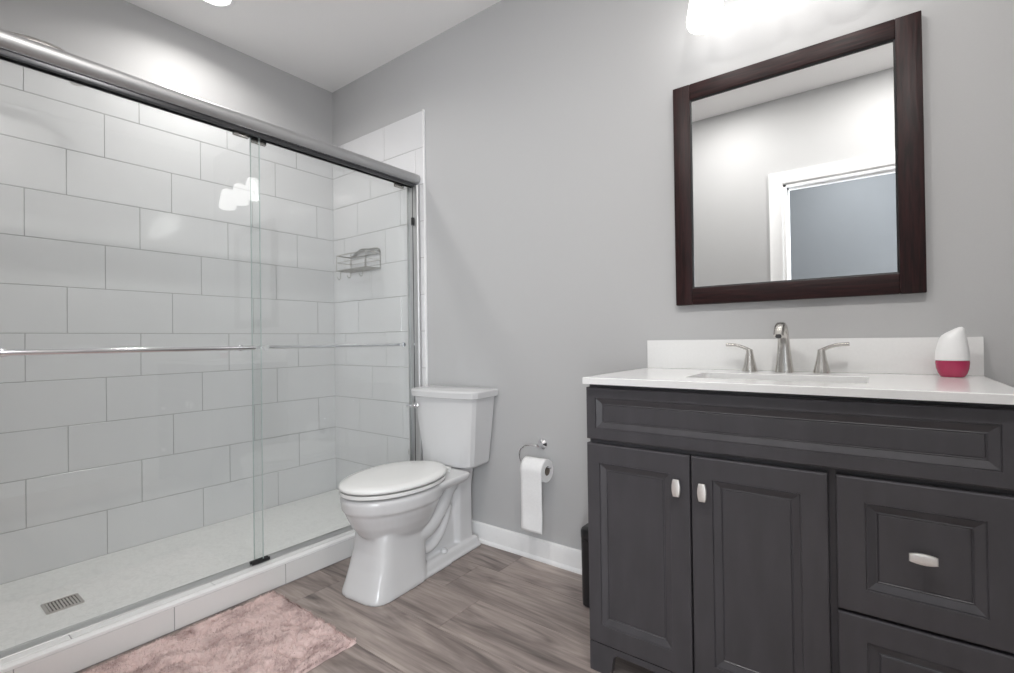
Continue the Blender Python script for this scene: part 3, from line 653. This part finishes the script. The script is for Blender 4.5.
# air freshener on the counter
af = empty('air_freshener', (3.008, -.09, KT), 'small egg shaped air freshener, white slanted top on raspberry pink base', 'air freshener')
ax, ay = 3.008, -.09
def er(hw, hd, z, dx=0, tilt=0, n=40): return [Vector((ax+dx+hw*math.cos(2*PI*k/n), ay+hd*math.sin(2*PI*k/n), KT+z+tilt*math.cos(2*PI*k/n))) for k in range(n)]
b = NB(); loft(b, [er(.0225, .021, .0003), er(.0255, .0235, .002), er(.0305, .0275, .011), er(.0340, .0305, .024), er(.0355, .032, .040), er(.0345, .031, .0445)]); obj('gel_base', b, 'pinkgel', af)
b = NB(); loft(b, [er(.0335, .030, .0452), er(.0358, .0322, .0456, ), er(.0360, .0325, .052), er(.0345, .031, .070, .0002), er(.0315, .029, .090, .0010, .001), er(.0282, .0255, .106, .0012, .003), er(.0245, .0215, .118, .0028, .0055), er(.0188, .016, .126, .0060, .0062), er(.0118, .010, .1308, .0090, .005), er(.0050, .0045, .1333, .0110, .002)]); obj('white_cap', b, 'capwhite', af, angle=50)

# ---------------------------------------------------------------- mirror
mi = empty('wall_mirror', (2.603, 0, 1.131), 'rectangular wall mirror in dark espresso wood frame above the faucet', 'mirror')
m0, m1, z0, z1 = 2.2443, 2.9630, 1.1307, 1.9481
def board(name, lo, hi, along, seed):
    b = NB(); box(b, lo, hi, .0022, 2); o = obj(name, b, 'wood', mi)
    a = o.data.attributes.new('grain', 'FLOAT_VECTOR', 'POINT'); k = []
    for v in o.data.vertices:
        c = v.co; k += ([c.x*9+seed, c.y*120, c.z*120] if along == 'x' else [c.x*120+seed, c.y*120, c.z*9])
    a.data.foreach_set('vector', k); return o
board('stile', (m0, -.026, z0), (m0+.0605, -.0015, z1), 'z', 0); board('stile', (m1-.0605, -.026, z0), (m1, -.0015, z1), 'z', 9)
board('rail', (m0+.0607, -.0255, z1-.0575), (m1-.0607, -.0015, z1), 'x', 4); board('rail', (m0+.0607, -.0255, z0), (m1-.0607, -.0015, z0+.0605), 'x', 14)
b = NB()
xa, xb, za, zb = m0+.0607, m1-.0607, z0+.0606, z1-.0576
lp = [(xa, za), (xb, za), (xb, zb), (xa, zb)]
loft(b, [[Vector((u+s*d, y, v+s2*d)) for (u, v), (s, s2) in zip(lp, ((1, 1), (-1, 1), (-1, -1), (1, -1)))] for d, y in ((0, -.0165), (.0, -.022), (.005, -.0195), (.005, -.0165))], closed=True)
obj('inner_lip', b, 'black', mi, smooth=False)
b = NB(); box(b, (xa+.0003, -.0160, za+.0003), (xb-.0003, -.008, zb-.0003)); obj('mirror_glass', b, 'mirror', mi, smooth=False)

# ---------------------------------------------------------------- vanity light, three opal shades
vl = empty('vanity_light', (2.604, 0, 2.292), 'nickel vanity wall light with three glowing white bell shades above mirror', 'wall light')
b = NB(); box(b, (2.30, -.022, 2.277), (2.908, -.001, 2.377), .004); obj('back_plate', b, 'nickel', vl)
LY = -.135
for lx in (2.395, 2.604, 2.813):
    b = NB(); tube(b, [(lx, -.0215, 2.327), (lx, -.07, 2.337), (lx, -.115, 2.33), (lx, LY, 2.304), (lx, LY, 2.277)], .008, 12, 5)
    lathe(b, [(.0, 0), (.021, 0), (.024, .006), (.024, .036), (.018, .046), (.0, .046)], (lx, LY, 2.2305), (0, 0, 1), 24); arm = obj('arm', b, 'nickel', vl)
    b = NB(); outer = [(.026, 2.23), (.034, 2.226), (.043, 2.202), (.050, 2.167), (.056, 2.132), (.0605, 2.104), (.0605, 2.09), (.056, 2.08), (.048, 2.076)]
    inner = [(.045, 2.078), (.050, 2.086), (.053, 2.104), (.048, 2.142), (.040, 2.192), (.030, 2.22), (.024, 2.226)]
    lathe(b, [(r, z) for r, z in outer+inner], (lx, LY, 0), (0, 0, 1), 40, closed=True); obj('shade', b, 'shade', vl)
    b = NB(); lathe(b, [(.012, 2.224), (.014, 2.207), (.020, 2.182), (.026, 2.152), (.024, 2.13), (.012, 2.12), (.002, 2.118)], (lx, LY, 0), (0, 0, 1), 24); obj('bulb', b, 'bulb', vl)

# ---------------------------------------------------------------- bath mat
bmx0, bmx1, bmy0, bmy1 = .895, 1.440, -1.72, -.880
ma = empty('bath_mat', ((bmx0+bmx1)/2, (bmy0+bmy1)/2, 0), 'dusty pink shaggy bath mat on the floor along the shower curb', 'bath mat')
b = NB(); NX, NY = 120, 190
def wob(t, s): return .006*noise.noise(Vector((t*9, s, 3.1)))
vs = []
for j in range(NY+1):
    rowv = []
    for i in range(NX+1):
        u, v = i/NX, j/NY
        x = bmx0+(bmx1-bmx0)*u + (.032*(u)*(1-v)*0 + .028*u*max(0, v-.75)*4*0); yy = bmy0+(bmy1-bmy0)*v
        if i in (0, NX): x += wob(v*2, i)
        if j in (0, NY): yy += wob(u*2, j+7)
        du = min(u, 1-u)*(bmx1-bmx0); dv = min(v, 1-v)*(bmy1-bmy0); d = min(du, dv)
        h = .019*min(1, (d/.018))**.5 if d > 0 else 0
        p = Vector((x, yy, 0))
        cl = noise.fractal(p*28, 1.0, 2.0, 4); h += .0035*cl + .0025*noise.noise(p*120)
        crack = noise.noise(p*15+Vector((5, 2, 1))); h -= .013*max(0, 1-abs(crack)*6)*(1 if noise.noise(p*5) > -.02 else .25)
        h -= .008*max(0, 1-abs(d-.075)/.007)
        rowv.append(b.verts.new((x, yy, max(.0012, h) if 0 < i < NX and 0 < j < NY else .0012)))
    vs.append(rowv)
for j in range(NY):
    for i in range(NX): b.faces.new((vs[j][i], vs[j][i+1], vs[j+1][i+1], vs[j+1][i]))
base = [vs[0][0], vs[0][NX], vs[NY][NX], vs[NY][0]]
for k in range(26000):            # short pile standing up from the backing
    u, v = random.random(), random.random()
    if k % 6 == 0:
        sd_ = random.random(); u, v = (u, 1-.004*random.random()) if sd_ < .4 else ((1-.004*random.random(), v) if sd_ < .8 else (.004*random.random(), v))
    i, j = min(int(u*NX), NX-1), min(int(v*NY), NY-1); p = vs[j][i].co.copy()
    p += Vector((random.uniform(-.003, .003), random.uniform(-.003, .003), -.001)); p.z = max(.0006, p.z)
    a = random.uniform(0, 2*PI); lean = .005*Vector((noise.noise(p*20), noise.noise(p*20+Vector((9, 0, 0))), 0)) + Vector((random.uniform(-.004, .004), random.uniform(-.004, .004), 0))
    w_ = .0011; t = p+lean*1.3+Vector((0, 0, random.uniform(.004, .010)))
    s_ = Vector((math.cos(a), math.sin(a), 0))*w_
    b.faces.new([b.verts.new(q) for q in (p-s_, p+s_, t)])
pm = NB()
me = bpy.data.meshes.new('pile'); b.normal_update()
off = OFF[ma]; bmesh.ops.translate(b, verts=b.verts, vec=-off); b.to_mesh(me); b.free(); pm.free()
me.materials.append(M['pile']); po = bpy.data.objects.new('pile', me); C.objects.link(po); po.parent = ma
me.polygons.foreach_set('use_smooth', [len(p.vertices) == 4 for p in me.polygons])
b = NB(); box(b, (bmx0+.004, bmy0+.004, .0003), (bmx1-.004, bmy1-.004, .0012)); obj('backing', b, 'pile', ma)
